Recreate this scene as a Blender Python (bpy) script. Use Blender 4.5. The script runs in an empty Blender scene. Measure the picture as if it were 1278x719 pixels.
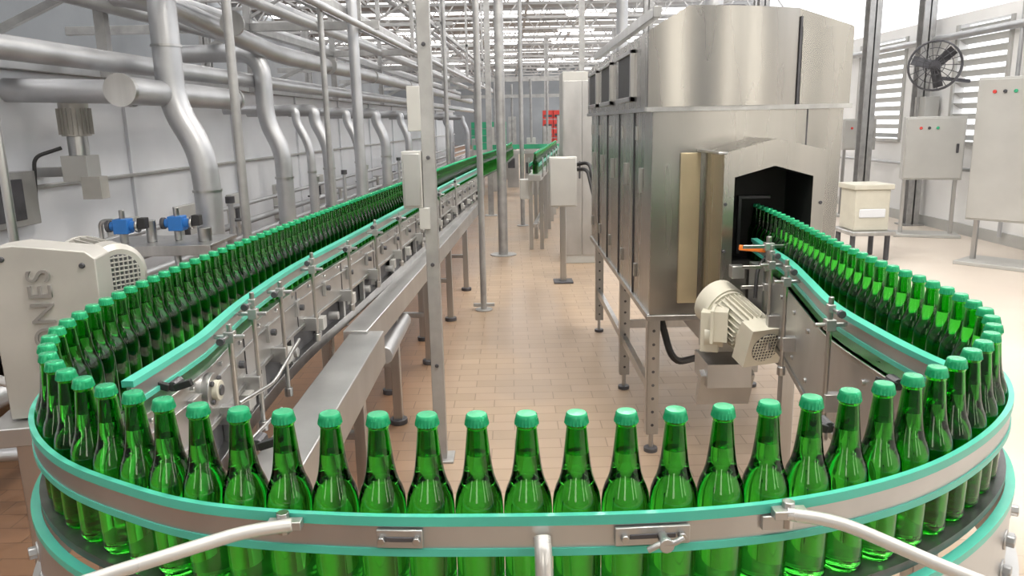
import bpy, bmesh, math, random
from mathutils import Vector, Matrix
random.seed(4)
sc=bpy.context.scene
sc.view_settings.view_transform='Standard'
sc.view_settings.look='None'
sc.view_settings.exposure=0.22

# ------------------------------------------------------------ camera
cd=bpy.data.cameras.new('camera'); cam=bpy.data.objects.new('camera',cd)
sc.collection.objects.link(cam); sc.camera=cam
cd.sensor_width=36; cd.lens=36*960/1278; cd.clip_end=300; cd.clip_start=0.02
P=math.atan(206.5/960)
cam.matrix_world=Matrix.Translation((0,0,1.65))@(Matrix.Rotation(math.pi/2-P,4,'X')@Matrix.Rotation(-0.02,4,'Z'))

# ------------------------------------------------------------ materials
def new(name):
    m=bpy.data.materials.new(name); m.use_nodes=True
    nt=m.node_tree; b=nt.nodes['Principled BSDF']; return m,nt,b
def mat(name,col,rough=.5,metal=0.,var=.12,scale=8.,bump=0.,stretch=(1,1,1),rvar=.06):
    m,nt,b=new(name); N=nt.nodes; L=nt.links
    tc=N.new('ShaderNodeTexCoord'); mp=N.new('ShaderNodeMapping'); mp.inputs['Scale'].default_value=stretch
    L.new(tc.outputs['Object'],mp.inputs['Vector'])
    n=N.new('ShaderNodeTexNoise'); n.inputs['Scale'].default_value=scale; n.inputs['Detail'].default_value=5
    L.new(mp.outputs[0],n.inputs['Vector'])
    r=N.new('ShaderNodeValToRGB')
    r.color_ramp.elements[0].position=.3; r.color_ramp.elements[1].position=.7
    r.color_ramp.elements[0].color=(*[c*(1-var) for c in col],1)
    r.color_ramp.elements[1].color=(*[min(1,c*(1+var)) for c in col],1)
    L.new(n.outputs['Fac'],r.inputs[0]); L.new(r.outputs[0],b.inputs['Base Color'])
    mr=N.new('ShaderNodeMapRange'); mr.inputs['To Min'].default_value=max(.02,rough-rvar); mr.inputs['To Max'].default_value=min(1,rough+rvar)
    L.new(n.outputs['Fac'],mr.inputs['Value']); L.new(mr.outputs[0],b.inputs['Roughness'])
    b.inputs['Metallic'].default_value=metal
    if bump:
        bp=N.new('ShaderNodeBump'); bp.inputs['Strength'].default_value=bump; bp.inputs['Distance'].default_value=.002
        L.new(n.outputs['Fac'],bp.inputs['Height']); L.new(bp.outputs[0],b.inputs['Normal'])
    return m
STEEL=mat('brushed_steel',(.46,.46,.46),.30,1,.15,14,.25,(1,1,.06))
STEELW=mat('warm_brushed_steel',(.42,.405,.38),.27,1,.14,6,.2,(1,1,.10),.06)
STEELT=mat('tan_lit_steel',(.50,.42,.28),.4,.6,.08,6,.1)  # warm light on the strip beside the inlet, put into the steel colour
STEELH=mat('steel_plate',(.47,.47,.47),.36,.85,.13,5,.1,(1,1,.5),.06)
GALV=mat('galvanised_tube',(.38,.38,.38),.42,.6,.16,9,.1)
PIPE=mat('aluminium_cladding',(.47,.48,.50),.40,.75,.12,4,.1)
DARK=mat('dark_rubber',(.02,.02,.022),.5,0,.2,8)
IRON=mat('dark_steel',(.09,.09,.10),.45,.6,.3,9)
TEAL=mat('teal_plastic',(.07,.44,.34),.35,0,.08,10)
CREAM=mat('cream_paint',(.56,.54,.46),.4,0,.06,6)
GREYP=mat('gearbox_paint',(.42,.41,.385),.42,.3,.12,5,.2)
WHITE=mat('white_enamel',(.66,.68,.72),.4,.1,.08,1.5,.03)
WALL=mat('white_plaster',(.78,.78,.78),.8,0,.05,1.5)
CAB=mat('cabinet_paint',(.48,.48,.465),.4,.3,.06,3)
BLUE=mat('blue_paint',(.02,.16,.50),.4,0,.1,6)
RED=mat('red_crate',(.6,.05,.04),.5,0,.2,3)
GREENC=mat('green_crate',(.03,.35,.18),.5,0,.2,3)
ORANGE=mat('orange_plastic',(.8,.2,.03),.4)
CHAIN=mat('chain_plate',(.10,.10,.10),.35,.7,.3,20)
TRUSS=mat('truss_paint',(.33,.33,.33),.6,.1,.1,3)
BLACK=mat('tunnel_interior',(.010,.010,.010),.7,0,.3,5)
FARW=mat('far_wall_cladding',(.24,.26,.28),.8,0,.15,.6)
SHINY=mat('white_rod',(.58,.57,.55),.28,.5,.05,5)
GL,nt,b=new('green_glass')
b.inputs['Roughness'].default_value=.012
b.inputs['IOR'].default_value=1.48; b.inputs['Transmission Weight'].default_value=1
N=nt.nodes; n=N.new('ShaderNodeTexNoise'); n.inputs['Scale'].default_value=12
tc=N.new('ShaderNodeTexCoord'); nt.links.new(tc.outputs['Object'],n.inputs['Vector'])
r=N.new('ShaderNodeValToRGB'); r.color_ramp.elements[0].color=(.025,.44,.03,1); r.color_ramp.elements[1].color=(.065,.58,.045,1)
nt.links.new(n.outputs['Fac'],r.inputs[0]); nt.links.new(r.outputs[0],b.inputs['Base Color'])
CAP=mat('green_crown_cap',(.015,.34,.145),.25,.35,.08,60)
def emis(name,col,s):
    m,nt,b=new(name); b.inputs['Base Color'].default_value=(.9,.9,.9,1)
    b.inputs['Emission Color'].default_value=(*col,1); b.inputs['Emission Strength'].default_value=s
    n=nt.nodes.new('ShaderNodeTexNoise'); n.inputs['Scale'].default_value=.6
    r=nt.nodes.new('ShaderNodeMapRange'); r.inputs['To Min'].default_value=.85; r.inputs['To Max'].default_value=1
    nt.links.new(n.outputs['Fac'],r.inputs['Value']); nt.links.new(r.outputs[0],b.inputs['Base Color']); return m
SKY=emis('skylight_panel',(1,.98,.95),3.4)
ADDED_WIN=emis('added_window_glow',(1,.93,.80),4)  # glow of the windows added behind the camera
TUBE=emis('fluorescent_tube_glass',(1,.98,.94),22)
def floor_mat():
    m,nt,b=new('floor_tiles'); N=nt.nodes; L=nt.links
    tc=N.new('ShaderNodeTexCoord')
    br=N.new('ShaderNodeTexBrick'); br.inputs['Scale'].default_value=1
    br.inputs['Brick Width'].default_value=.24; br.inputs['Row Height'].default_value=.12; br.inputs['Mortar Size'].default_value=.003
    br.inputs['Color1'].default_value=(.36,.265,.18,1); br.inputs['Color2'].default_value=(.41,.30,.21,1); br.inputs['Mortar'].default_value=(.24,.17,.115,1)
    L.new(tc.outputs['Object'],br.inputs['Vector'])
    n=N.new('ShaderNodeTexNoise'); n.inputs['Scale'].default_value=.9; n.inputs['Detail'].default_value=5; n.inputs['Distortion'].default_value=.4
    L.new(tc.outputs['Object'],n.inputs['Vector'])
    r=N.new('ShaderNodeValToRGB'); r.color_ramp.elements[0].position=.36; r.color_ramp.elements[1].position=.60
    L.new(n.outputs['Fac'],r.inputs[0])
    # worn, slightly damp area in the aisle: distance field around a point on the floor
    mp=N.new('ShaderNodeMapping'); mp.vector_type='POINT'
    mp.inputs['Location'].default_value=(-.20/.36,-6.2/1.8,0); mp.inputs['Scale'].default_value=(1/.36,1/1.8,1)
    L.new(tc.outputs['Object'],mp.inputs['Vector'])
    ln=N.new('ShaderNodeVectorMath'); ln.operation='LENGTH'; L.new(mp.outputs[0],ln.inputs[0])
    ad=N.new('ShaderNodeMath'); ad.operation='ADD'; L.new(ln.outputs['Value'],ad.inputs[0])
    mm=N.new('ShaderNodeMath'); mm.operation='MULTIPLY'; mm.inputs[1].default_value=1.0; L.new(n.outputs['Fac'],mm.inputs[0]); L.new(mm.outputs[0],ad.inputs[1])
    dp=N.new('ShaderNodeMapRange'); dp.inputs['From Min'].default_value=1.15; dp.inputs['From Max'].default_value=1.65; dp.inputs['To Min'].default_value=.35
    L.new(ad.outputs[0],dp.inputs['Value'])
    mn=N.new('ShaderNodeMath'); mn.operation='MULTIPLY'; L.new(dp.outputs[0],mn.inputs[0])
    r4=N.new('ShaderNodeMapRange'); r4.inputs['To Min'].default_value=.50; L.new(r.outputs[0],r4.inputs['Value']); L.new(r4.outputs[0],mn.inputs[1])
    mx=N.new('ShaderNodeMix'); mx.data_type='RGBA'; mx.blend_type='MULTIPLY'; mx.inputs[0].default_value=1
    r2=N.new('ShaderNodeValToRGB'); r2.color_ramp.elements[0].color=(.60,.58,.58,1); r2.color_ramp.elements[1].color=(1,1,1,1)
    L.new(mn.outputs[0],r2.inputs[0])
    L.new(br.outputs['Color'],mx.inputs[6]); L.new(r2.outputs[0],mx.inputs[7])
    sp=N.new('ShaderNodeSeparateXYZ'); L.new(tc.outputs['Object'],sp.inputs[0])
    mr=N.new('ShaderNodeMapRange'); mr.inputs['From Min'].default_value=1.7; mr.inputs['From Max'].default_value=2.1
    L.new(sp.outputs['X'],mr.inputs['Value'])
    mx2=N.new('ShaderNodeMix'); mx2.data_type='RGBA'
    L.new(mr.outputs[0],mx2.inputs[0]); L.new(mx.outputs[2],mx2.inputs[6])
    r3=N.new('ShaderNodeValToRGB'); r3.color_ramp.elements[0].color=(.50,.42,.35,1); r3.color_ramp.elements[1].color=(.72,.66,.59,1)  # glare on the right-hand floor painted in as a lighter colour
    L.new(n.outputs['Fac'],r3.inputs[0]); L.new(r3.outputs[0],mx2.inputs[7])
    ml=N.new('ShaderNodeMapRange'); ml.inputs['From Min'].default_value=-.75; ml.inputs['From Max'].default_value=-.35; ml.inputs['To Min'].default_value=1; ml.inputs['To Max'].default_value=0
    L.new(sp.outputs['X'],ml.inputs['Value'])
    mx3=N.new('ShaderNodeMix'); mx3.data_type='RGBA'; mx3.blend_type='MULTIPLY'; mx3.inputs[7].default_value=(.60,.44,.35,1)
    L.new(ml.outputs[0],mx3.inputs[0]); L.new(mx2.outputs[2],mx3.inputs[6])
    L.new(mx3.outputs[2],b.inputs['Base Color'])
    rr=N.new('ShaderNodeMapRange'); rr.inputs['To Min'].default_value=.26; rr.inputs['To Max'].default_value=.48
    L.new(mn.outputs[0],rr.inputs['Value']); L.new(rr.outputs[0],b.inputs['Roughness'])
    bp=N.new('ShaderNodeBump'); bp.inputs['Strength'].default_value=.3; bp.inputs['Distance'].default_value=.003; bp.invert=True
    L.new(br.outputs['Fac'],bp.inputs['Height']); L.new(bp.outputs[0],b.inputs['Normal'])
    return m
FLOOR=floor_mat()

# ------------------------------------------------------------ mesh builder
class B:
    def __init__(s): s.v=[]; s.f=[]; s.m=[]; s.mats=[]
    def mi(s,m):
        if m not in s.mats: s.mats.append(m)
        return s.mats.index(m)
    def add(s,vs,fs,m):
        o=len(s.v); k=s.mi(m); s.v+= [tuple(v) for v in vs]
        for f in fs: s.f.append([i+o for i in f]); s.m.append(k)
    def box(s,c,d,m,rot=None):
        c=Vector(c); x,y,z=d[0]/2,d[1]/2,d[2]/2
        vs=[Vector(p) for p in [(-x,-y,-z),(x,-y,-z),(x,y,-z),(-x,y,-z),(-x,-y,z),(x,-y,z),(x,y,z),(-x,y,z)]]
        if rot is not None: vs=[rot@v for v in vs]
        s.add([v+c for v in vs],[(0,3,2,1),(4,5,6,7),(0,1,5,4),(1,2,6,5),(2,3,7,6),(3,0,4,7)],m)
    def bb(s,a,b_,m): s.box([(a[i]+b_[i])/2 for i in range(3)],[abs(a[i]-b_[i]) for i in range(3)],m)
    def bar(s,p,q,w,h,m):
        p,q=Vector(p),Vector(q); d=q-p; L=d.length; y=d.normalized()
        up=Vector((0,0,1)) if abs(y.z)<.95 else Vector((0,1,0))
        x=y.cross(up).normalized(); z=x.cross(y)
        s.box((p+q)/2,(w,L,h),m,Matrix((x,y,z)).transposed())
    def cyl(s,p,q,r,m,n=16,r2=None,caps=True):
        p,q=Vector(p),Vector(q); r2=r if r2 is None else r2
        z=(q-p).normalized(); up=Vector((0,0,1)) if abs(z.z)<.95 else Vector((1,0,0))
        x=z.cross(up).normalized(); y=z.cross(x)
        vs=[]
        for c,rad in ((p,r),(q,r2)):
            for i in range(n):
                a=2*math.pi*i/n; vs.append(c+(x*math.cos(a)+y*math.sin(a))*rad)
        fs=[(i,n+i,n+(i+1)%n,(i+1)%n) for i in range(n)]
        if caps: fs+=[tuple(range(n)),tuple(range(2*n-1,n-1,-1))]
        s.add(vs,fs,m)
    def tube(s,pts,r,m,n=14,fil=.12,caps=True):
        pts=[Vector(p) for p in pts]; out=[pts[0]]
        for i in range(1,len(pts)-1):
            a,b_,c=pts[i-1],pts[i],pts[i+1]
            la,lc=(a-b_).length,(c-b_).length; f=min(fil,la*.48,lc*.48)
            A=b_+(a-b_)/la*f; C=b_+(c-b_)/lc*f
            for k in range(7):
                t=k/6; out.append((1-t)**2*A+2*t*(1-t)*b_+t*t*C)
        out.append(pts[-1])
        rings=[]; prev=None
        for i,p in enumerate(out):
            d=(out[min(i+1,len(out)-1)]-out[max(i-1,0)]).normalized()
            if prev is None:
                up=Vector((0,0,1)) if abs(d.z)<.9 else Vector((1,0,0)); x=d.cross(up).normalized()
            else: x=(prev-d*prev.dot(d)).normalized()
            prev=x; y=d.cross(x)
            rings.append([p+(x*math.cos(2*math.pi*k/n)+y*math.sin(2*math.pi*k/n))*r for k in range(n)])
        vs=[v for R_ in rings for v in R_]; fs=[]
        for i in range(len(rings)-1):
            for k in range(n): fs.append((i*n+k,i*n+(k+1)%n,(i+1)*n+(k+1)%n,(i+1)*n+k))
        if caps: fs+=[tuple(range(n-1,-1,-1)),tuple(range(len(vs)-n,len(vs)))]
        s.add(vs,fs,m)
    def prism(s,poly,y0,y1,m):
        n=len(poly); vs=[(x,y0,z) for x,z in poly]+[(x,y1,z) for x,z in poly]
        fs=[tuple(range(n)),tuple(range(2*n-1,n-1,-1))]+[(i,n+i,n+(i+1)%n,(i+1)%n) for i in range(n)]
        s.add(vs,fs,m)
    def lathe(s,prof,m,c=(0,0,0),n=28,flip=False):
        vs=[];fs=[]
        for r,z in prof:
            for i in range(n):
                a=2*math.pi*i/n; vs.append((c[0]+r*math.cos(a),c[1]+r*math.sin(a),c[2]+z))
        for j in range(len(prof)-1):
            for i in range(n):
                f=(j*n+i,j*n+(i+1)%n,(j+1)*n+(i+1)%n,(j+1)*n+i); fs.append(f[::-1] if flip else f)
        s.add(vs,fs,m)
    def sweep(s,pts,nor,o0,o1,z0,z1,m):
        vs=[]
        for p,n_ in zip(pts,nor):
            for o,z in ((o0,z0),(o1,z0),(o1,z1),(o0,z1)):
                vs.append((p[0]+n_[0]*o,p[1]+n_[1]*o,z))
        fs=[]
        for i in range(len(pts)-1):
            for k in range(4): fs.append((i*4+k,i*4+(k+1)%4,i*4+4+(k+1)%4,i*4+4+k))
        e=len(vs)-4; fs+=[(3,2,1,0),(e,e+1,e+2,e+3)]
        s.add(vs,fs,m)
    def build(s,name,parent=None,bevel=0,smooth=True,fix=True):
        me=bpy.data.meshes.new(name); me.from_pydata(s.v,[],s.f)
        for m in s.mats: me.materials.append(m)
        me.polygons.foreach_set('material_index',s.m)
        if fix:
            bm=bmesh.new(); bm.from_mesh(me); bmesh.ops.recalc_face_normals(bm,faces=bm.faces); bm.to_mesh(me); bm.free()
        if smooth:
            me.polygons.foreach_set('use_smooth',[True]*len(me.polygons)); me.set_sharp_from_angle(angle=math.radians(35))
        ob=bpy.data.objects.new(name,me); sc.collection.objects.link(ob)
        if parent: ob.parent=parent
        if bevel:
            md=ob.modifiers.new('bevel','BEVEL'); md.width=bevel; md.segments=2; md.limit_method='ANGLE'; md.angle_limit=math.radians(40)
        return ob
def empty(name):
    e=bpy.data.objects.new(name,None); sc.collection.objects.link(e); return e

# ------------------------------------------------------------ plan path
def catmull(P,k=14):
    P=[Vector(p) for p in P]; Q=[P[0]*2-P[1]]+P+[P[-1]*2-P[-2]]; out=[]
    for i in range(1,len(Q)-2):
        a,b_,c,d=Q[i-1:i+3]
        for j in range(k):
            t=j/k; out.append(.5*((2*b_)+(c-a)*t+(2*a-5*b_+4*c-d)*t*t+(3*b_-a-3*c+d)*t**3))
    out.append(Q[-2]); return out
def resample(pts,step,first=0.0):
    out=[] if first>0 else [pts[0]]; acc=(step-first) if first>0 else 0; cur=pts[0].copy(); i=1
    while i<len(pts):
        d=(pts[i]-cur).length
        if acc+d>=step:
            cur=cur+(pts[i]-cur)*((step-acc)/d); out.append(cur.copy()); acc=0
        else: acc+=d; cur=pts[i].copy(); i+=1
    return out
def normals(pts,sg=1):
    r=[]
    for i in range(len(pts)):
        d=(pts[min(i+1,len(pts)-1)]-pts[max(i-1,0)]).normalized(); r.append((-d.y*sg,d.x*sg))
    return r
PATH=[(.05,15.5),(-.08,13.2),(-.22,11.2),(-.43,9.2),(-.58,7.4),(-.71,5.65),(-.82,4.24),(-.905,3.12),(-.95,2.35),(-.957,2.06),(-.95,1.81),(-.93,1.58),(-.885,1.42),(-.81,1.29),(-.70,1.175),(-.57,1.09),(-.42,1.02),(-.22,.983),(0,.972),(.2,.975),(.36,.998),(.494,1.042),(.615,1.105),(.733,1.194),(.8346,1.296),(.90,1.39),(.948,1.5),(.975,1.65),(.985,1.806),(.99,2.024),(1.013,2.33),(1.054,2.70),(1.104,3.22),(1.13,3.8),(1.14,4.5)]
fine=catmull(PATH)
s_=0
for i in range(1,len(fine)):
    if fine[i-1].x<.016<=fine[i].x and fine[i].y<1.2:
        s_+=(fine[i]-fine[i-1]).length*(.016-fine[i-1].x)/(fine[i].x-fine[i-1].x); break
    s_+=(fine[i]-fine[i-1]).length
S=resample(fine,.067,max(.0005,s_%.067))
R3=resample(fine,.03); NR=normals(R3)
def sub(f): 
    idx=[i for i,p in enumerate(R3) if f(p)]
    return [R3[i] for i in idx],[NR[i] for i in idx]

# ------------------------------------------------------------ bottles
bo=B()
prof=[(0,.003),(.022,.002),(.029,0),(.0325,.004),(.033,.012),(.0333,.06),(.0333,.132),(.0328,.143),(.0312,.154),(.0280,.164),(.0242,.173),(.0212,.184),(.0190,.198),(.0172,.213),(.0157,.228),(.0143,.242),(.0135,.250),(.0150,.252),(.0152,.257),(.0138,.259),(.0135,.264),(0,.2645)]
bo.lathe(prof,GL,n=32)
hs=[(0,.213),(.0142,.213),(.0130,.228),(.0118,.242),(.0105,.252),(.0103,.261),(0,.2612)]
bo.lathe(hs,GL,n=20,flip=True)
cv=[];cf=[];n=42
for j,(r,z) in enumerate([(.0147,.2545),(.0162,.2548),(.0156,.259),(.0150,.2645),(.0143,.2680),(.0128,.2695),(0,.2700)]):
    for i in range(n):
        a=2*math.pi*i/n; rr=r+(.0007*math.cos(21*a) if j in(0,1,2) else 0); cv.append((rr*math.cos(a),rr*math.sin(a),z))
for j in range(6):
    for i in range(n): cf.append((j*n+i,j*n+(i+1)%n,(j+1)*n+(i+1)%n,(j+1)*n+i))
bo.add(cv,cf,CAP)
proto=bo.build('bottle_1',fix=False); bme=proto.data; bpy.data.objects.remove(proto)
def bottle_row(pts):
    row=empty('beer_bottle_row')
    for i,p in enumerate(pts):
        o=bpy.data.objects.new('bottle_%d'%(i+1),bme); sc.collection.objects.link(o); o.parent=row
        o.location=(p.x,p.y,1.0); o.rotation_euler=(0,0,random.random()*6.28)
bottle_row(S)
bottle_row(resample([Vector((.33,10.0)),Vector((.98,16.4))],.067))

# ------------------------------------------------------------ conveyor
conv=empty('bottle_conveyor')
c=B()
c.sweep(R3,NR,-.045,.06,.985,.9995,CHAIN)
c.build('chain',conv)
c=B()
pp,nn=sub(lambda p:p.y<9)
for a,b_,z0,z1,m in [(-.0440,-.0350,1.128,1.142,TEAL),(-.0415,-.0375,1.094,1.129,STEELH),(-.0440,-.0350,1.084,1.095,TEAL)]:
    c.sweep(pp,nn,a,b_,z0,z1,m)
c.sweep(pp,nn,-.062,-.046,.962,.975,TEAL)
c.sweep(pp,nn,-.060,-.050,.76,.962,STEELH)
c.sweep(pp,nn,-.085,-.058,.78,.80,STEELH)
c.build('outer_guide_rail',conv)
c=B()
pp,nn=sub(lambda p:p.y<1.55)
c.sweep(pp,nn,.037,.045,1.06,1.085,TEAL)
c.sweep(pp,nn,.062,.070,.90,.985,STEELH)
li=catmull([(-.80,1.52),(-.792,1.66),(-.785,1.87),(-.80,2.05),(-.816,2.32),(-.816,2.87),(-.76,3.66),(-.666,5.05),(-.50,7.4),(-.35,9.2)])
li=resample(li,.05); ln=normals(li,-1)      # +offset = towards the aisle
ri=resample(catmull([(.905,1.50),(.89,1.6),(.882,1.78),(.889,2.07),(.945,2.4),(1.005,2.75),(1.03,3.05),(1.05,3.3)]),.04); rn=normals(ri)
for q_,w in ((li,ln),(ri,rn)):
    c.sweep(q_,w,-.014,.012,1.128,1.142,TEAL)
    c.sweep(q_,w,-.004,.006,1.095,1.13,STEELH)
    c.sweep(q_,w,-.010,.010,1.085,1.096,TEAL)
c.build('inner_guide_rail',conv)
c=B()
lp=li
c.sweep(lp,ln,-.004,.006,.905,1.055,STEELH); c.sweep(lp,ln,-.12,.012,1.00,1.008,STEEL); c.sweep(lp,ln,-.006,.012,1.048,1.056,STEEL)
c.sweep(lp,ln,-.02,.016,.755,.80,STEEL); c.sweep(lp,ln,-.02,-.012,.80,.905,IRON); c.sweep(lp,ln,-.008,.014,.895,.908,STEEL)
rp=[p for p in ri if p.y<3.1]; rq=normals(rp)
c.sweep(rp,rq,-.005,.01,.80,1.05,STEELH); c.sweep(rp,rq,-.09,.014,1.04,1.05,STEEL); c.sweep(rp,rq,-.012,.016,.78,.80,STEEL)
for i,p in enumerate(lp):
    if i%7==3: c.box((p.x+.002,p.y,.85),(.022,.035,.11),STEEL)
    if i%7==5:
        c.box((p.x+.012,p.y,.985),(.014,.05,.06),STEELH); c.cyl((p.x+.018,p.y,.985),(p.x+.034,p.y,.985),.012,IRON,8)
    if i%9==4: c.box((p.x+.018,p.y,.86),(.03,.06,.05),CAB)
    if i%4==1: c.cyl((p.x+.004,p.y,1.035),(p.x+.016,p.y,1.035),.007,STEEL,6)
    if i%12==2: c.box((p.x+.006,p.y,.98),(.006,.004,.14),IRON)
    if i%11==2: c.cyl((p.x-.05,p.y,.84),(p.x+.03,p.y,.84),.018,GALV,14)
for i,p in enumerate(rp):
    if i%6==2:
        c.cyl((p.x,p.y,1.0),(p.x-.018,p.y,1.0),.009,STEEL,8); c.cyl((p.x,p.y,.84),(p.x-.018,p.y,.84),.009,STEEL,8)
c.build('side_panels',conv,.0015)
c=B()
def post(x,y,sx,z0=.86,z1=1.22):
    c.cyl((x+.05*sx,y,z0),(x+.05*sx,y,z1),.007,STEEL,10)
    c.cyl((x-.03*sx,y,1.115),(x+.09*sx,y,1.115),.006,STEEL,10)
    c.box((x+.05*sx,y,1.115),(.026,.026,.03),STEELH)
    c.box((x+.05*sx,y,z1-.03),(.02,.02,.02),STEELH)
    c.box((x+.02*sx,y,.90),(.07,.03,.05),STEELH)
    c.cyl((x+.05*sx,y-.02,z1-.03),(x+.05*sx,y-.06,z1-.03),.005,STEEL,8)
    c.cyl((x+.05*sx,y-.06,z1-.03),(x+.05*sx,y-.072,z1-.03),.011,IRON,8)
    c.cyl((x+.05*sx,y,z0-.01),(x+.05*sx,y,z0+.02),.014,STEEL,10)
for i,yy in enumerate((1.95,2.2,2.5,2.9,3.4,3.9,4.5,5.2,6.0,6.9)):
    k=min(range(len(li)),key=lambda i:abs(li[i].y-yy)); post(li[k].x,yy,1,.76 if i<3 else .84,1.18 if i%2 else 1.15)
for yy in (1.95,2.5,2.8):
    k=min(range(len(ri)),key=lambda i:abs(ri[i].y-yy)); post(ri[k].x,yy,-1,.8,1.19)
c.tube([(-.735,1.95,.93),(-.72,2.2,.90),(-.72,2.5,.95)],.006,STEEL,8,.05); c.tube([(-.74,1.95,.80),(-.72,2.25,.80)],.006,STEEL,8)
def knob(x,y,z,s=1):
    c.cyl((x,y-.03,z),(x,y+.01,z),.012*s,IRON,10)
    c.box((x-.025*s,y-.03,z+.004),(.04*s,.014,.016*s),DARK,Matrix.Rotation(.3,3,'Y'))
    c.box((x+.025*s,y-.03,z+.004),(.04*s,.014,.016*s),DARK,Matrix.Rotation(-.3,3,'Y'))
knob(-.76,1.66,1.09); knob(-.50,1.42,1.05); knob(.86,1.66,1.06,1.2); knob(.62,1.45,1.05)
c.cyl((-.785,1.86,1.0),(-.76,1.86,1.0),.045,STEELH,24); c.cyl((-.77,1.86,1.0),(-.745,1.86,1.0),.026,CREAM,20); c.cyl((-.75,1.86,1.0),(-.74,1.86,1.0),.014,IRON,16)
for a in range(4):
    c.cyl((-.76,1.86+.034*math.cos(a*1.57+.78),1.0+.034*math.sin(a*1.57+.78)),(-.752,1.86+.034*math.cos(a*1.57+.78),1.0+.034*math.sin(a*1.57+.78)),.007,IRON,6)
c.build('guide_brackets',conv,.0015)
c=B()
def onrail(x):
    k=min(range(len(R3)),key=lambda i:abs(R3[i].x-x)+(9 if R3[i].y>1.3 else 0))
    p,n_=R3[k],NR[k]; return Vector((p.x-n_[0]*.046,p.y-n_[1]*.046,0)),math.atan2(-n_[0],n_[1])
def slot(x,w,knb):
    p,a=onrail(x); Rz=Matrix.Rotation(a,3,'Z')
    c.box((p.x,p.y,1.112),(w,.006,.026),STEELH,Rz)
    c.box((p.x,p.y-.0035,1.112),(w*.62,.002,.007),IRON,Rz)
    for d in (-.38,.38):
        q=Vector((p.x,p.y,1.112))+Rz@Vector((w*d,-.003,0)); c.cyl(q,q+Rz@Vector((0,-.008,0)),.006,STEEL,6)
    if knb:
        q=Vector((p.x,p.y,1.112))+Rz@Vector((.012,-.003,0)); c.cyl(q,q+Rz@Vector((0,-.02,0)),.007,STEEL,12)
        c.cyl(q+Rz@Vector((0,-.02,0)),q+Rz@Vector((0,-.028,0)),.010,STEELH,12)
        c.tube([q+Vector((-.022,-.022,-.008)),q+Vector((-.006,-.024,.002)),q+Vector((.01,-.024,.002)),q+Vector((.024,-.022,.009))],.0045,STEEL,8,.006)
slot(-.153,.062,False); slot(.185,.10,True)
def arm(pts,r=.009):
    c.tube(pts,r,SHINY,14,.05)
p,_=onrail(-.31); q=Vector((p.x,p.y-.004,1.128))
c.cyl(q+Vector((-.004,0,-.012)),q+Vector((-.004,-.0,.018)),.009,STEEL,8)
c.box(q+Vector((0,-.006,.004)),(.045,.016,.012),STEELH)
arm([q+Vector((.01,-.008,.004)),q+Vector((-.05,-.02,.002)),(-.51,.85,1.116),(-.80,.70,1.08)])
p,_=onrail(.36); q=Vector((p.x,p.y-.004,1.128))
c.cyl(q+Vector((0,0,-.02)),q+Vector((0,0,.018)),.009,STEEL,8); c.box(q+Vector((0,-.006,.004)),(.045,.02,.012),STEELH); c.box(q+Vector((-.02,0,-.012)),(.03,.01,.02),STEELH)
arm([q+Vector((-.005,-.008,.004)),q+Vector((.06,-.02,-.002)),(.577,.88,1.07),(.85,.78,1.0)])
arm([(.033,.918,1.118),(.034,.90,1.10),(.035,.86,.9)],.0115)
c.build('support_rods',conv,.001)
c=B()
for (x,y) in ((-.86,1.30),(-.74,1.14),(-.60,1.04),(.72,1.08),(.88,1.25),(.95,1.38)):
    k=min(range(len(R3)),key=lambda i:(R3[i]-Vector((x,y))).length); p,n_=R3[k],NR[k]
    for z in (.90,.84):
        a=Vector((p.x-n_[0]*.058,p.y-n_[1]*.058,z)); c.cyl(a,a-Vector((n_[0],n_[1],0))*.018,.012,STEEL,6)
        c.cyl(a,a-Vector((n_[0],n_[1],0))*.005,.019,STEELH,14)
for x,y in ((-.84,1.46),(.84,1.45),(0,1.05),(-.87,2.4),(-.85,3.4),(-.78,4.6),(-.70,5.8),(.98,2.3),(1.08,2.9)):
    c.box((x,y,.40),(.05,.05,.80),STEEL); c.cyl((x,y,0),(x,y,.03),.045,IRON,16)
c.build('legs_and_fixings',conv,.002)

# ------------------------------------------------------------ long beam beside the conveyor
c=B()
c.bar((-.655,1.45,.67),(-.655,3.35,.67),.15,.15,STEELH)
c.bar((-.70,3.30,.70),(-.40,9.0,.70),.11,.12,STEELH)
for p in ((-.66,1.9),(-.66,3.1),(-.655,4.1),(-.59,5.2),(-.53,6.4),(-.46,7.6)):
    c.box((p[0],p[1],.31),(.05,.05,.62),STEEL); c.cyl((p[0],p[1],0),(p[0],p[1],.03),.05,IRON,16)
    c.bar((p[0],p[1],.35),(p[0]-.3,p[1]+.05,.35),.035,.035,STEEL)
c.bar((-.93,2.3,.3),(-.86,6.5,.3),.04,.04,STEEL)
c.cyl((-.63,3.6,.55),(-.63,4.3,.55),.045,PIPE,16)
c.build('cable_duct_beam',bevel=.004)

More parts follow.
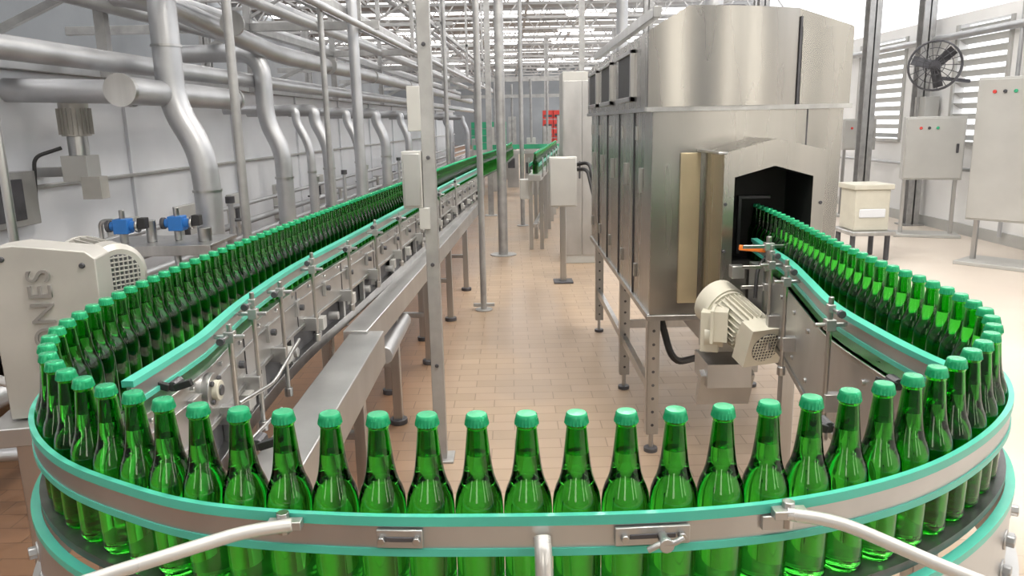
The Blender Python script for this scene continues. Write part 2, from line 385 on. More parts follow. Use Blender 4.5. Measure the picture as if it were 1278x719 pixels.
# ------------------------------------------------------------ uprights
def column(name,x,y,w,z1,rnd,m=GALV,extra=None):
    c=B()
    if rnd: c.cyl((x,y,0),(x,y,z1),w/2,m,18); c.cyl((x,y,0),(x,y,.012),w*1.4,m,20)
    else: c.box((x,y,z1/2),(w,w,z1),m); c.box((x,y,.006),(w*2.2,w*2.2,.012),m)
    if extra: extra(c)
    return c.build(name,bevel=.003)
def exA(c):
    c.box((-.45,3.62,1.40),(.09,.10,.26),CAB); c.box((-.45,3.565,1.40),(.075,.01,.24),STEELH); c.box((-.40,3.6,1.22),(.05,.06,.10),CAB)
    c.box((-.43,3.62,1.72),(.06,.08,.20),CAB)
    for z in (.5,1.0,1.5,2.0): c.cyl((-.373,3.58,z),(-.373,3.575,z),.01,IRON,8)
column('steel_upright',-.373,3.617,.06,5,False,GALV,exA)
def exB(c): c.bar((-.35,6.75,.05),(-.16,6.75,.05),.03,.03,GALV)
column('steel_upright',-.257,6.75,.055,5,True,GALV,exB)
column('steel_upright',-.10,9.7,.12,5,True)
column('steel_upright',-1.45,7.6,.10,5,True,PIPE)
column('steel_upright',-1.62,4.7,.055,5,True)
column('steel_upright',-1.45,6.3,.045,5,True)
column('steel_upright',.2,12.5,.07,5,True)
column('steel_upright',-.35,14,.1,5,False)
column('steel_upright',-.9,11.5,.06,5,True)
column('steel_upright',1.3,14,.1,5,False)
column('steel_upright',-1.95,3.0,.035,2.8,True,STEEL)

# ------------------------------------------------------------ tunnel machine (right)
mach=empty('tunnel_rinser_machine')
c=B()
X0,X1,Y0,Y1=.65,1.51,3.55,6.15
c.bb((X0,Y0,.72),(X1,Y1,1.70),STEELW)
for y in (4.05,4.6,5.15,5.65): c.bb((X0-.006,y-.008,.74),(X0,y+.008,1.69),IRON)
c.bb((X0-.012,Y0-.012,.715),(X1+.01,Y0+.02,.74),STEEL); c.bb((X0-.012,Y0,.715),(X0+.02,Y1,.745),STEEL)
c.bb((1.345,Y0-.003,.75),(1.351,Y0,1.69),IRON)
for y in (3.8,4.3,4.85,5.4,5.9):
    c.bb((X0-.02,y-.012,1.3),(X0,y+.012,1.42),STEEL)
    for z in (.85,1.55): c.bb((X0-.012,y+.14,z),(X0,y+.17,z+.07),STEEL)
c.build('body_panels',mach,.006)
c=B()
top=[(.625,1.70),(.625,2.035),(.79,2.13),(1.29,2.115),(1.525,2.04),(1.525,1.70)]
c.prism(top,Y0-.0,Y1+.05,STEELW)
xs=[.625+ i*(1.285-.625)/16 for i in range(17)]
def topz(x): return 2.035+(x-.625)/(.165)*.095 if x<.79 else 2.13-(x-.79)/.5*.015
vs=[];fs=[]
for i,x in enumerate(xs):
    t=(i/16)*2-1; y=Y0-.012-.055*(1-t*t)
    vs+=[(x,y,1.705),(x,y,topz(x)),(x,Y0+.01,topz(x)),(x,Y0+.01,1.705)]
for i in range(16):
    a=i*4
    for k in range(4): fs.append((a+k,a+4+k,a+4+(k+1)%4,a+(k+1)%4))
fs+=[(0,1,2,3),(64,67,66,65)]
c.add(vs,fs,STEELW)
c.bb((1.30,Y0-.02,1.705),(1.525,Y0,2.035),STEELW)
c.bb((1.288,Y0-.018,1.705),(1.298,Y0,2.08),IRON)
c.bb((.615,Y0-.03,1.685),(1.535,Y0+.02,1.705),STEEL)
c.bb((.612,Y0,1.685),(.64,Y1,1.705),STEEL)
c.build('top_hood',mach)
c=B()
for y in (3.95,4.75,5.5):
    c.bb((.618,y,1.76),(.626,y+.5,1.98),DARK)
    c.bb((.605,y-.02,1.74),(.628,y+.52,1.765),STEEL); c.bb((.605,y-.02,1.97),(.628,y+.52,1.99),STEEL); c.bb((.605,y-.02,1.74),(.628,y+.01,1.99),STEEL)
c.bar((.70,3.75,2.14),(.70,6.3,2.14),.04,.05,STEEL); c.cyl((1.1,4.3,2.1),(1.1,4.3,5.0),.05,PIPE,16); c.cyl((.8,5.6,2.1),(.8,5.6,5.0),.04,PIPE,16)
c.tube([(.95,3.7,2.10),(.95,3.7,2.15),(1.1,3.7,2.15),(1.1,3.7,2.10)],.009,IRON,8,.04)
c.build('side_windows',mach,.002)
c=B()
hx0,hx1,hy0,hy1=.885,1.305,3.2,3.55; zb=.80
outer=[(hx0,zb),(hx0,1.51),(1.095,1.565),(hx1,1.515),(hx1,zb)]
ox0,ox1,oz=.930,1.255,1.02
inner=[(ox0,oz),(ox0,1.41),(1.095,1.455),(ox1,1.41),(ox1,oz)]
def ring(y,A,Bp,m,flip=False):
    n=len(A); vs=[(x,y,z) for x,z in A]+[(x,y,z) for x,z in Bp]
    c.add(vs,[(i,(i+1)%n,n+(i+1)%n,n+i) for i in range(n)],m)
ring(hy0,outer,inner,STEELW)
n=5
vs=[(x,hy0,z) for x,z in outer]+[(x,hy1,z) for x,z in outer]
c.add(vs,[(i,n+i,n+(i+1)%n,(i+1)%n) for i in range(n)],STEELW)
vs=[(x,hy0,z) for x,z in inner]+[(x,hy1-.03,z) for x,z in inner]
c.add(vs,[(i,(i+1)%n,n+(i+1)%n,n+i) for i in range(n)]+[tuple(range(n,2*n))],BLACK)
c.build('inlet_hood',mach,0,False,False)
c=B()
c.bb((hx0-.03,hy0-.012,1.505),(hx0+.01,hy1,1.515),STEEL)
c.bb((1.035,hy1-.06,1.04),(1.05,hy1-.035,1.30),IRON); c.bb((1.035,hy1-.06,1.29),(1.18,hy1-.035,1.305),IRON)
c.bb((.78,3.535,.80),(.87,3.55,1.50),STEELT)
for x in (.895,1.29):
    for z in (.9,1.1,1.3): c.cyl((x,hy0,z),(x,hy0-.006,z),.008,IRON,8)
c.build('inlet_trim',mach,.002)
c=B()
for x,y in ((.69,3.66),(1.49,3.66),(.69,4.6),(1.49,4.6),(.69,5.95),(1.49,5.95)):
    c.bb((x-.03,y-.03,.10),(x+.03,y-.024,.72),STEEL); c.bb((x-.03,y-.03,.10),(x-.024,y+.03,.72),STEEL)
    c.cyl((x,y,.02),(x,y,.14),.012,STEEL,10); c.cyl((x,y,0),(x,y,.02),.035,IRON,14)
    for k in range(8): c.cyl((x,y-.0305,.15+k*.07),(x,y-.032,.15+k*.07),.008,IRON,8)
c.bar((.69,3.66,.32),(.69,5.95,.32),.03,.05,STEEL); c.bar((1.49,3.66,.32),(1.49,5.95,.32),.03,.05,STEEL)
c.bar((.69,4.6,.42),(1.49,4.6,.42),.03,.05,STEEL)
c.tube([(.75,3.8,.68),(.80,3.7,.45),(1.0,3.9,.42),(1.35,3.8,.5),(1.4,3.9,.7)],.018,DARK,10,.1)
c.bb((.95,3.75,.55),(1.30,4.4,.72),STEELH)
c.build('leg_frame',mach,.001)

# ------------------------------------------------------------ gear motor (cream)
def finned_motor(c,a,b_,r,m,nf=28,square=False):
    a,b_=Vector(a),Vector(b_); d=(b_-a); L=d.length; d.normalize()
    up=Vector((0,0,1)); x=d.cross(up).normalized(); y=x.cross(d)
    c.cyl(a,b_,r*.86,m,28)
    c.cyl(a,a+d*.012,r*1.02,m,28)
    if square:
        M=Matrix((x,d,y)).transposed(); c.box(b_-d*L*.12,(r*1.85,L*.28,r*1.85),m,M)
    else:
        c.cyl(b_-d*L*.30,b_,r*1.02,m,32); c.cyl(b_,b_+d*.012,r*1.02,m,32,r*.86)
    for i in range(nf):
        t=2*math.pi*i/nf; v=x*math.cos(t)+y*math.sin(t)
        p=a+d*(.02)+v*r*.92; q=b_-d*L*.32+v*r*.92
        M=Matrix((v,d,v.cross(d))).transposed(); c.box((p+q)/2,(r*.22,(q-p).length,.003),m,M)
    e=b_+d*(.0125 if not square else L*.021)
    c.cyl(e,e+d*.001,r*.70,IRON,28)
    for k in range(-4,5):
        o=k*r*.15; h=math.sqrt(max(0,(r*.68)**2-o*o)); f=e+d*.002
        c.bar(f+x*o-y*h,f+x*o+y*h,.0035,.004,m); c.bar(f+y*o-x*h,f+y*o+x*h,.0035,.004,m)
    return x,y,d
gm=B()
finned_motor(gm,(.87,3.04,.885),(.955,2.80,.80),.088,CREAM,28,True)
gm.box((.82,2.93,.86),(.06,.12,.12),CREAM,Matrix.Rotation(-.35,3,'Z')); gm.box((.79,2.93,.86),(.012,.13,.13),CREAM,Matrix.Rotation(-.35,3,'Z'))
gm.box((.80,3.0,.82),(.07,.12,.16),CREAM,Matrix.Rotation(-.35,3,'Z')); gm.cyl((.77,2.98,.80),(.84,2.96,.80),.045,CREAM,20)
gm.cyl((.87,3.04,.885),(.84,3.11,.91),.098,CREAM,28); gm.box((.88,3.13,.80),(.16,.12,.20),GREYP)
gm.box((.88,3.10,.62),(.18,.22,.10),STEELH); gm.box((.88,3.06,.55),(.22,.04,.16),STEELH,Matrix.Rotation(.4,3,'X'))
gm.tube([(.95,2.93,.96),(.96,2.95,1.08),(1.02,3.0,1.12)],.008,DARK,8,.04)
gm.build('gear_motor',bevel=.005)
c=B()
c.bb((1.0,3.0,.70),(1.12,3.18,1.06),STEELH); c.cyl((1.0,2.95,.9),(1.0,2.95,1.2),.01,STEEL,10); c.cyl((1.06,2.9,.95),(1.06,2.9,1.18),.008,STEEL,10)
for z in (1.0,1.08,1.16): c.bar((.90,2.95,z),(1.12,2.95,z),.012,.014,STEEL); c.box((1.0,2.95,z),(.035,.035,.03),STEELH)
c.bar((.90,3.0,1.15),(1.0,2.99,1.14),.02,.02,ORANGE); c.box((.9,3.02,1.05),(.05,.05,.05),STEELH)
c.build('sensor_bracket',bevel=.002)

# ------------------------------------------------------------ left gearbox with finned motor
g=empty('gearbox_drive')
c=B()
Rz=Matrix.Rotation(.20,3,'Z')
def gb(lx,ly,z): 
    v=Rz@Vector((lx,ly,0)); return (v.x-1.175,v.y+1.93,z)
poly=[(-.125,.93),(-.13,1.33),(-.115,1.372),(-.06,1.378),(.10,1.355),(.122,1.335),(.122,.93)]
vs=[gb(x,-.045,z) for x,z in poly]+[gb(x,.075,z) for x,z in poly]; n=len(poly)
c.add(vs,[tuple(range(n)),tuple(range(2*n-1,n-1,-1))]+[(i,n+i,n+(i+1)%n,(i+1)%n) for i in range(n)],GREYP)
c.cyl(gb(-.09,-.05,1.345),gb(-.09,-.04,1.345),.008,IRON,8); c.cyl(gb(.09,-.05,1.32),gb(.09,-.04,1.32),.008,IRON,8)
c.box(gb(0,0,.90),(.34,.2,.05),STEELH,Rz); c.box(gb(-.1,0,.45),(.06,.06,.88),STEEL); c.box(gb(.07,.05,.45),(.06,.06,.88),STEEL)
c.build('housing',g,.012)
c=B(); finned_motor(c,(-1.22,2.16,1.275),(-1.075,2.06,1.265),.085,GREYP,30); c.build('motor',g,.001)
cu=bpy.data.curves.new('lettering','FONT'); cu.body='JONES'; cu.size=.078; cu.extrude=.004; cu.align_x='CENTER'; cu.align_y='CENTER'
t=bpy.data.objects.new('raised_lettering',cu); sc.collection.objects.link(t); t.parent=g; cu.materials.append(mat('lettering_paint',(.22,.21,.20),.5,.1))
cu.space_character=1.1
t.location=gb(-.01,-.048,1.20); t.rotation_euler=(Matrix.Rotation(.20,3,'Z')@Matrix.Rotation(math.pi/2,3,'X')@Matrix.Rotation(math.pi/2,3,'Z')).to_euler()
c=B(); c.cyl((-1.75,2.2,.98),(-1.3,1.95,.99),.014,SHINY,12); c.cyl((-1.34,1.97,.99),(-1.28,1.94,.99),.022,STEEL,12); c.build('drive_shaft',g)

# ------------------------------------------------------------ left: tank wall, pipes
def LX(x0,y): return x0+.055*y
c=B()
def slab(x0,x1,y0,y1,z0,z1,m): 
    vs=[(LX(x0,y0),y0,z0),(LX(x1,y0),y0,z0),(LX(x1,y1),y1,z0),(LX(x0,y1),y1,z0)]
    vs+=[(v[0],v[1],z1) for v in vs]
    c.add(vs,[(0,3,2,1),(4,5,6,7),(0,1,5,4),(1,2,6,5),(2,3,7,6),(3,0,4,7)],m)
slab(-5.2,-3.26,1.5,26,.45,2.02,WHITE)
slab(-5.2,-3.20,1.5,26,2.02,2.10,STEELH)
slab(-5.2,-3.22,1.5,26,1.30,1.325,STEELH)
slab(-5.2,-3.22,1.5,26,.42,.47,STEELH)
for y in range(2,26,2): slab(-3.27,-3.235,y,y+.05,.45,2.02,WHITE)
for y in range(2,26,3): slab(-3.4,-3.3,y,y+.1,0,.45,STEEL)
slab(-4.9,-4.0,2,26,0.02,.42,IRON)
for y in (5.6,6.6,7.7,9,10.5): slab(-3.26,-3.2,y,y+.35,.6,1.0,CAB); slab(-3.2,-3.17,y+.05,y+.1,.7,.9,IRON)
c.build('pasteurizer_tank',bevel=.004)
c=B()
slab(-3.3,-3.16,4.0,4.75,1.10,1.42,STEELH); slab(-3.2,-3.14,4.2,4.6,1.14,1.38,IRON)
c.build('instrument_box',bevel=.004)
c=B()
c.cyl((-2.72,4.95,1.62),(-2.72,4.95,1.82),.085,GREYP,24); c.cyl((-2.72,4.95,1.82),(-2.72,4.95,1.85),.085,GREYP,24,.05)
for i in range(20):
    a=i*math.pi/10; c.box((-2.72+.09*math.cos(a),4.95+.09*math.sin(a),1.71),(.02,.004,.16),GREYP,Matrix.Rotation(a,3,'Z'))
c.cyl((-2.72,4.95,1.5),(-2.72,4.95,1.62),.06,STEEL,20); c.box((-2.72,4.95,1.42),(.16,.16,.16),CAB); c.box((-2.62,4.9,1.3),(.12,.1,.14),GREYP); c.box((-2.88,4.95,1.4),(.34,.08,.06),STEELH)
c.tube([(-2.8,4.9,1.55),(-2.92,4.8,1.5),(-2.95,4.8,1.2)],.012,DARK,8,.05)
c.build('agitator_motor',bevel=.004)
pw=empty('overhead_pipework')
c=B()
c.cyl((-2.16,4.45,1.87),(-2.16,6.2,1.87),.078,PIPE,28); c.cyl((-2.16,4.42,1.87),(-2.16,4.46,1.87),.092,STEEL,28); c.cyl((-2.16,6.2,1.87),(-2.16,6.23,1.87),.09,STEEL,28)
c.cyl((-2.20,4.75,1.87),(-3.05,4.75,1.90),.07,PIPE,24); c.cyl((-2.24,4.75,1.87),(-2.27,4.75,1.87),.085,PIPE,24)
c.tube([(-2.3,5.6,2.62),(-2.12,5.0,2.55),(-2.12,5.0,1.80),(-1.97,5.0,1.52),(-1.95,5.0,1.25),(-1.97,5.0,.55),(-2.2,5.0,.35),(-2.9,5.0,.35)],.085,PIPE,24,.22)
for z in (2.15,1.25,.95): c.cyl((-2.12 if z>2 else -1.955,5.0,z),(-2.12 if z>2 else -1.955,5.0,z+.015),.092,STEEL,24)
c.tube([(-3.4,4.9,2.6),(-2.35,5.4,2.5),(-2.05,7.2,2.28),(-1.85,9.5,2.28),(-1.1,23,2.28)],.075,PIPE,20,.3)
for y in (6.0,8.5,10.5,13): c.cyl((LX(-2.36,y)-.01,y,2.28 if y>7 else 2.41),(LX(-2.36,y)-.01,y+.03,2.28 if y>7 else 2.41),.09,STEEL,20)
c.build('steam_header',pw)
c=B()
for i,(y,r) in enumerate(((6.9,.075),(7.7,.04),(8.3,.06),(9.6,.05),(11.2,.07),(13,.06),(15.5,.07),(18.5,.07),(22,.07))):
    x=LX(-2.5,y); zt=2.28 if i==0 else 1.82
    c.tube([(x-.7,y,zt),(x-.0,y,zt),(x,y,1.7),(x+.12,y,1.45),(x+.12,y,.5),(x-.5,y,.35)],r,PIPE,18,.22)
    for z in (1.2,.8): c.cyl((x+.12,y,z),(x+.12,y,z+.02),r*1.12,STEEL,18)
c.build('branches',pw)
c=B()
for x0,z,r in ((-2.75,.62,.05),(-2.6,.45,.06),(-2.85,.80,.03),(-2.45,.30,.04),(-2.9,.95,.02),(-2.7,.72,.025),(-2.62,2.05,.06),(-2.9,2.45,.05),(-2.35,2.62,.045),(-3.2,2.7,.07),(-2.0,2.75,.035),(-1.75,2.55,.03),(-2.7,3.0,.05),(-3.4,3.1,.08),(-2.2,3.3,.04)):
    c.tube([(LX(x0,2.5),2.5,z),(LX(x0,26),26,z)],r,PIPE,14)
for k in range(9):
    y=5.6+k*1.1; x=LX(-2.75,y)
    c.cyl((x,y,.62),(x,y,.86),.022,STEEL,10); c.cyl((x,y,.86),(x,y,.875),.07,IRON if k%2 else GALV,18); c.box((x,y,.62),(.13,.13,.13),CAB)
    c.tube([(x+.15,y+.3,.45),(x+.3,y+.3,.75),(x+.3,y+.3,1.1)],.02,PIPE,10,.08)
    c.cyl((x+.3,y+.3,1.09),(x+.3,y+.3,1.14),.035,IRON if k%3==0 else STEEL,14)
c.build('service_pipes',pw)
c=B()
for y in (3.2,5.4,8,11,14,18,22):
    c.bar((LX(-4.8,y),y,2.62),(LX(-1.7,y),y,2.62),.06,.08,GALV)
    c.bar((LX(-3.0,y),y,2.0),(LX(-3.0,y),y,4.8),.07,.07,GALV)
    c.bar((LX(-1.9,y),y,2.62),(LX(-1.9,y),y,4.9),.05,.05,GALV)
    c.bar((LX(-4.2,y),y,2.1),(LX(-3.0,y),y,2.62),.05,.05,GALV)
    c.bar((LX(-4.8,y),y,3.35),(LX(-1.7,y),y,3.35),.05,.06,GALV); c.bar((LX(-3.0,y),y,2.7),(LX(-1.9,y),y,3.3),.03,.03,GALV)
for x0,z in ((-3.0,2.62),(-1.95,2.70),(-3.9,2.75),(-2.5,2.9),(-3.0,3.3),(-2.0,3.3),(-3.9,2.3)):
    c.bar((LX(x0,2.0),2,z),(LX(x0,26),26,z),.05,.07,GALV)
c.build('pipe_rack',pw,bevel=.003)
DZ=.12
def valve(x,y,k=.8):
    c=B(); z0=.87+DZ
    def s(dx,dy,dz): return (x+dx*k,y+dy*k,z0+dz*k)
    c.box(s(0,0,.13),(.11*k,.10*k,.11*k),BLUE); c.cyl(s(-.09,0,.13),s(.10,0,.13),.035*k,BLUE,16); c.cyl(s(.10,0,.13),s(.12,0,.13),.05*k,STEEL,16); c.cyl(s(0,0,.18),s(0,0,.25),.02*k,STEEL,12)
    c.cyl(s(0,0,0),s(0,0,.08),.03*k,STEEL,14); c.cyl(s(-.12,0,.13),s(-.09,0,.13),.045*k,IRON,16); c.box(s(.15,0,.15),(.06*k,.07*k,.08*k),DARK)
    c.build('blue_pump',bevel=.004)
valve(-2.30,4.55); valve(-2.02,4.65)
c=B()
c.box((-2.12,4.65,.86+DZ),(.75,.45,.02),STEEL); c.box((-2.12,4.43,.84+DZ),(.75,.02,.06),STEEL)
for x in (-2.46,-1.78):
    for y in (4.46,4.84): c.box((x,y,.43+DZ/2),(.03,.03,.86+DZ),STEEL)
c.tube([(-2.3,4.6,.84+DZ),(-2.3,4.6,.6),(-2.1,4.6,.5),(-2.1,4.6,0.02)],.025,PIPE,12,.08); c.tube([(-2.0,4.55,.84+DZ),(-1.95,4.5,.55),(-1.9,4.5,0.02)],.02,PIPE,12,.08)
c.cyl((-2.16,4.6,.87+DZ),(-2.16,4.6,1.0+DZ),.03,STEEL,14); c.cyl((-1.84,4.6,.87+DZ),(-1.84,4.6,.95+DZ),.04,STEEL,14)
c.tube([(-2.46,4.6,.87+DZ),(-2.46,4.6,1.0+DZ),(-2.38,4.6,1.0+DZ)],.014,STEEL,10,.04)
c.build('pump_stand',bevel=.002)
c=B(); c.cyl((-2.3,3.4,.7),(-2.3,3.4,1.5),.012,STEEL,8); c.tube([(-2.55,3.3,.0),(-2.55,3.3,.75),(-2.2,3.4,.75),(-2.2,3.4,0)],.02,STEEL,10,.1); c.tube([(-2.55,3.05,.3),(-2.0,3.1,.3),(-1.6,3.6,.3),(-1.5,6,.3)],.03,PIPE,12,.15); c.build('handrail')

# ------------------------------------------------------------ mid/far equipment in the aisle
c=B()
c.bb((.40,7.85,.80),(.68,8.0,1.30),CAB); c.bb((.41,7.835,.81),(.67,7.85,1.29),CAB); c.box((.54,7.92,.40),(.06,.06,.80),STEEL); c.box((.54,7.92,.01),(.2,.2,.02),IRON)
c.tube([(.68,7.9,1.22),(.80,7.8,1.25),(.85,7.6,.95),(.75,6.1,.95)],.02,DARK,8,.1); c.tube([(.68,7.9,1.17),(.78,7.8,1.18),(.83,7.6,.9),(.75,6.1,.85)],.02,DARK,8,.1)
c.build('junction_box_stand',bevel=.004)
c=B()
c.bb((.62,9.0,.0),(1.05,9.6,2.2),CAB); c.bb((.63,8.985,.1),(.83,9.0,2.1),STEELH); c.bb((.84,8.985,.1),(1.04,9.0,2.1),STEELH); c.bb((.80,8.97,1.0),(.82,8.985,1.2),IRON)
c.build('control_cabinet',bevel=.005)
c=B()
a0,a1=Vector((.31,9.8,0)),Vector((1.0,16.6,0))
c.bar(a0+Vector((0,0,.96)),a1+Vector((0,0,.96)),.16,.08,STEELH)
for o in (-.06,.06): c.bar(a0+Vector((o,0,1.12)),a1+Vector((o,0,1.12)),.012,.04,TEAL)
for k in range(7):
    p=a0.lerp(a1,(k+.3)/7); 
    for o in (-.07,.07): c.box((p.x+o,p.y,.46),(.05,.05,.92),STEEL); c.cyl((p.x+o*1.3,p.y,.95),(p.x+o*1.3,p.y,1.2),.01,STEEL,8)
    if k%2==0: c.box((p.x-.15,p.y,.8),(.12,.2,.25),CAB)
c.bar(a0+Vector((0,0,.35)),a1+Vector((0,0,.35)),.05,.05,STEEL)
c.build('transfer_conveyor',bevel=.003)
c=B()
for i in range(5):
    for j in range(4):
        c.bb((1.05+i*.32,24,.9+j*.28),(1.05+i*.32+.3,24.4,.9+j*.28+.25),RED)
        c.bb((1.08+i*.32,23.99,.95+j*.28),(1.08+i*.32+.24,24,.9+j*.28+.12),IRON)
c.bb((.9,23.8,.75),(2.7,24.6,.88),STEELH)
for x in (1,2.6): c.bb((x-.05,24,0),(x+.05,24.1,.75),STEEL)
c.build('red_crate_stack')
c=B()
for i in range(4):
    for j in range(4): c.bb((-1.1+i*.26,23,.9+j*.2),(-1.1+i*.26+.24,23.4,.9+j*.2+.18),GREENC)
c.bb((-1.2,22.8,.75),(0,23.6,.88),STEELH)
for x in (-1.1,-.1): c.bb((x-.05,23,0),(x+.05,23.1,.75),STEEL)
c.build('green_crate_stack')
c=B()
for k in range(9):
    x=-.9+k*.42; y=17.9+ (k%3)*1.1
    c.bb((x,y,.0),(x+.3,y+.4,.9+.25*(k%2)),STEELH); c.bb((x+.05,y-.02,.95),(x+.25,y+.3,1.3+.25*(k%3)),CAB if k%2 else GALV)
    c.cyl((x+.15,y,1.2),(x+.15,y,2.6),.03,GALV,10); c.bb((x+.02,y-.03,.5),(x+.2,y,.75),IRON)
c.bar((-.8,17.6,1.0),(3,17.6,1.0),.3,.08,STEELH); c.bar((-.8,17.45,1.12),(3,17.45,1.12),.02,.1,GREENC)
c.bar((-1.2,18,2.6),(3,18,2.6),.08,.08,GALV); c.bar((-1.2,20,2.3),(3,20,2.3),.08,.08,GALV)
c.build('filling_line_machinery')

# ------------------------------------------------------------ room shell
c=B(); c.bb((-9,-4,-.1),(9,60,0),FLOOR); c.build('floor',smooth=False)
c=B(); c.bb((-9,60,0),(9,60.2,6),FARW); c.build('wall_back',smooth=False)
c=B(); c.bb((-9,-4.2,0),(9,-4,6),FARW); c.build('wall_front',smooth=False)
c=B(); c.bb((-9.2,-4,0),(-9,60,6),FARW); c.build('wall_left',smooth=False)
c=B()
c.bb((6.3,-4,0),(6.45,40,1.25),WALL); c.bb((6.3,-4,1.25),(6.45,8.2,3.0),WALL)
wins=[(8.2,9.4),(10.0,11.2),(12.6,14.2),(15.5,17),(18.5,20),(22,24),(26,28)]
prev=8.2
for a,b_ in wins:
    if a>prev: c.bb((6.3,prev,1.25),(6.45,a,3.0),WALL)
    c.bb((6.3,a,2.85),(6.45,b_,3.0),WALL); prev=b_
c.bb((6.3,prev,1.25),(6.45,40,3.0),WALL)
c.build('wall_right',smooth=False)
for i,(a,b_) in enumerate(wins):
    c=B()
    for k in range(11): c.box((6.37,(a+b_)/2,1.32+k*.145),(.12,b_-a,.012),CAB,Matrix.Rotation(.6,3,'Y'))
    c.bb((6.26,a,1.22),(6.3,b_,1.27),CAB); c.bb((6.27,a-.03,1.25),(6.3,a+.03,2.85),CAB); c.bb((6.27,b_-.03,1.25),(6.3,b_+.03,2.85),CAB)
    c.build('added_window_%d'%(i+1))
for i,(a,b_) in enumerate(((-5,-4.2),(-1.2,-.4),(2.9,3.5),(5.2,6))):  # glowing windows added behind the camera to highlight the hood and bottles
    c=B(); c.bb((a,-3.99,1.0),(b_,-3.97,4.4),ADDED_WIN)
    for x in (a,b_): c.bb((x-.03,-4,.97),(x+.03,-3.94,4.43),CAB)
    for z in (1.0,2.7,4.4): c.bb((a,-4,z-.03),(b_,-3.94,z+.03),CAB)
    c.build('added_window_%d'%(i+8))
c=B(); c.bb((6.27,2,0),(6.3,40,.15),CAB); c.build('baseboard_right')
c=B()
y=-4
while y<60:
    c.bb((-9,y,5.7),(9,y+1.5,5.76),TRUSS); c.bb((-9,y+1.5,5.72),(9,y+2.5,5.74),SKY); y+=2.5
c.build('ceiling',smooth=False)
c=B()
for y in range(2,60,3):
    c.bar((-9,y,4.95),(9,y,4.95),.08,.08,TRUSS); c.bar((-9,y,5.6),(9,y,5.6),.08,.08,TRUSS)
    x=-9
    while x<9:
        c.bar((x,y,4.95),(x+.5,y,5.6),.04,.04,TRUSS); c.bar((x+.5,y,5.6),(x+1,y,4.95),.04,.04,TRUSS); x+=1
for x in (-6,-4,-2.4,-1,.6,2.4,4.5,6.5): c.bar((x,0,5.0),(x,60,5.0),.07,.07,TRUSS)
c.build('roof_truss',smooth=False)
c=B()
for y in (.2,2.6,5,8,11,14,17,20,24,28,32,37,42,48):
    for x in (-3.2,-.2,2.4,5):
        c.box((x,y,4.78),(1.3,.14,.05),WALL); c.cyl((x-.6,y,4.735),(x+.6,y,4.735),.022,TUBE,8)
        for d in (-.5,.5): c.cyl((x+d,y,4.8),(x+d,y,5.69),.008,GALV,6)
c.build('fluorescent_lamps')
for x,y in ((5.45,12),(6.1,11.7),(5.9,19),(4.6,14.5),(3.2,22),(-6,24),(-6,16),(2.8,16),(-2.5,33),(1.6,33),(4,30)):
    c=B(); c.bb((x-.09,y-.09,0),(x+.09,y-.07,5),GALV); c.bb((x-.09,y+.07,0),(x+.09,y+.09,5),GALV); c.bb((x-.01,y-.09,0),(x+.01,y+.09,5),GALV); c.bb((x-.15,y-.15,0),(x+.15,y+.15,.02),GALV)
    c.build('steel_column')

# ------------------------------------------------------------ right side equipment
def fan(x,y,z,r):
    c=B(); d=Vector((-.55,-.83,0)).normalized(); ctr=Vector((x,y,z)); xx=Vector((d.y,-d.x,0)); zz=Vector((0,0,1))
    for rr,off in ((r,0),(r*.97,.06),(r*.7,.085),(r*.4,.095),(r,-.05)):
        pts=[ctr+d*off+(xx*math.cos(a)+zz*math.sin(a))*rr for a in [k*2*math.pi/28 for k in range(29)]]
        c.tube(pts,.012 if rr==r else .005,IRON,6,.0001)
    for k in range(18):
        a=k*2*math.pi/18; v=xx*math.cos(a)+zz*math.sin(a)
        c.tube([ctr+d*.10,ctr+d*.09+v*r*.5,ctr+v*r],.005,IRON,5,.01)
    for k in range(3):
        a=k*2*math.pi/3+.3; v=xx*math.cos(a)+zz*math.sin(a)
        M=Matrix((v,d.cross(v),d)).transposed()@Matrix.Rotation(.5,3,'X'); c.box(ctr+v*r*.5,(r*.8,r*.42,.008),IRON,M)
    c.cyl(ctr-d*.16,ctr+d*.05,.07,IRON,16); c.tube([ctr-d*.12,ctr-d*.12+Vector((0,0,-.15)),Vector((6.28,y+.2,z-.2))],.025,IRON,10,.05)
    c.build('wall_fan')
fan(5.68,10.6,2.28,.32)
def cabinet(name,x,y,w,z0,z1,dp=.3,legs=True,ang=.0):
    c=B(); R=Matrix.Rotation(ang,3,'Z')
    def T(a,b_,z): v=R@Vector((a,b_,0)); return (x+v.x,y+v.y,z)
    h=z1-z0
    c.box(T(0,0,(z0+z1)/2),(w,dp,h),CAB,R); c.box(T(0,-dp/2-.01,(z0+z1)/2),(w-.03,.02,h-.04),CAB,R)
    c.box(T(w*.38,-dp/2-.03,(z0+z1)/2),(.03,.03,.12),IRON,R)
    for k in range(3): c.cyl(T(-w*.25+k*.1,-dp/2-.02,z1-.15),T(-w*.25+k*.1,-dp/2-.04,z1-.15),.02,(RED,IRON,GREENC)[k],10)
    if legs:
        for a in (-w/2+.05,w/2-.05): 
            c.box(T(a,0,z0/2),(.05,.05,z0),STEEL,R)
    c.box(T(0,0,.02),(w+.1,dp+.15,.04),CAB,R)
    c.build(name,bevel=.006)
cabinet('electrical_cabinet',5.75,10.6,.72,.78,1.62,.3,True,-.35)
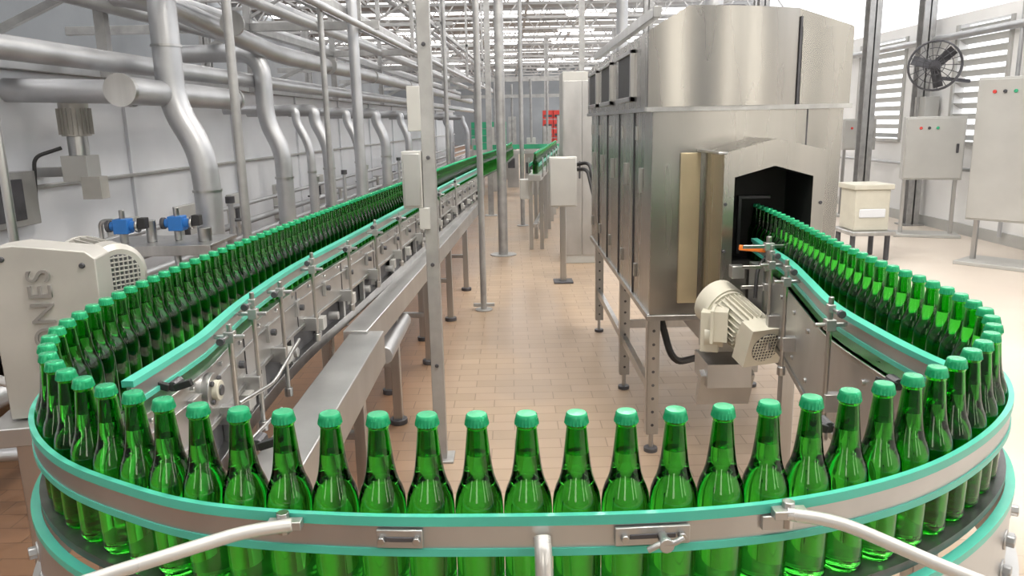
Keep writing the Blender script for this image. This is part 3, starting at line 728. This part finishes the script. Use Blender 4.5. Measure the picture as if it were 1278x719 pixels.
cabinet('electrical_cabinet',5.42,8.35,.7,.5,2.02,.4,True,-.9)
cabinet('wall_switch_box',5.75,12.9,.5,1.1,1.6,.2,True,-.2)
cabinet('wall_switch_box',5.0,13.4,.4,1.0,1.45,.2,True,0)
c=B(); c.bb((3.95,8.8,.35),(4.35,9.2,.82),CREAM); c.bb((3.92,8.77,.82),(4.38,9.23,.88),CREAM); c.bb((4.0,8.78,.5),(4.3,8.8,.6),WHITE)
c.bb((3.9,8.7,.30),(4.4,9.25,.35),STEEL)
for x in (3.95,4.35):
    for y in (8.8,9.2): c.cyl((x,y,.0),(x,y,.3),.03,IRON,10)
c.build('storage_bin',bevel=.02)
c=B()
c.tube([(6.2,8.9,3),(6.2,8.9,2.3),(6.2,8.9,.1)],.04,PIPE,12); c.tube([(6.22,9.7,3),(6.22,9.7,.1)],.025,PIPE,12); c.tube([(6.2,3,2.7),(6.2,30,2.7)],.05,PIPE,12); c.tube([(6.2,3,.9),(6.2,30,.9)],.025,PIPE,12)
c.tube([(6.1,9.2,2.95),(6.1,9.2,2.0),(5.9,9.2,1.9),(5.9,9.2,1.0)],.05,PIPE,14,.12); c.box((6.15,9.9,1.55),(.2,.4,.3),CAB); c.box((6.15,11.6,1.7),(.2,.3,.4),CAB)
c.build('wall_conduit')

# ------------------------------------------------------------ light
w=bpy.data.worlds.new('World'); sc.world=w; w.use_nodes=True
bg=w.node_tree.nodes['Background']; bg.inputs[0].default_value=(.97,.98,1,1); bg.inputs[1].default_value=1.8
def area(name,loc,size,power,rot,col=(1,1,1)):
    l=bpy.data.lights.new(name,'AREA'); l.shape='RECTANGLE'; l.size=size[0]; l.size_y=size[1]; l.energy=power; l.color=col
    o=bpy.data.objects.new(name,l); sc.collection.objects.link(o); o.location=loc; o.rotation_euler=rot
area('added_fill_light',(.9,1.5,4.6),(1.0,.4),110,(0,0,0),(1,.92,.80))  # unseen area lights added under the roof to brighten the hall
area('added_fill_light',(.9,6.5,4.6),(1.0,.4),100,(0,0,0),(1,.92,.80))
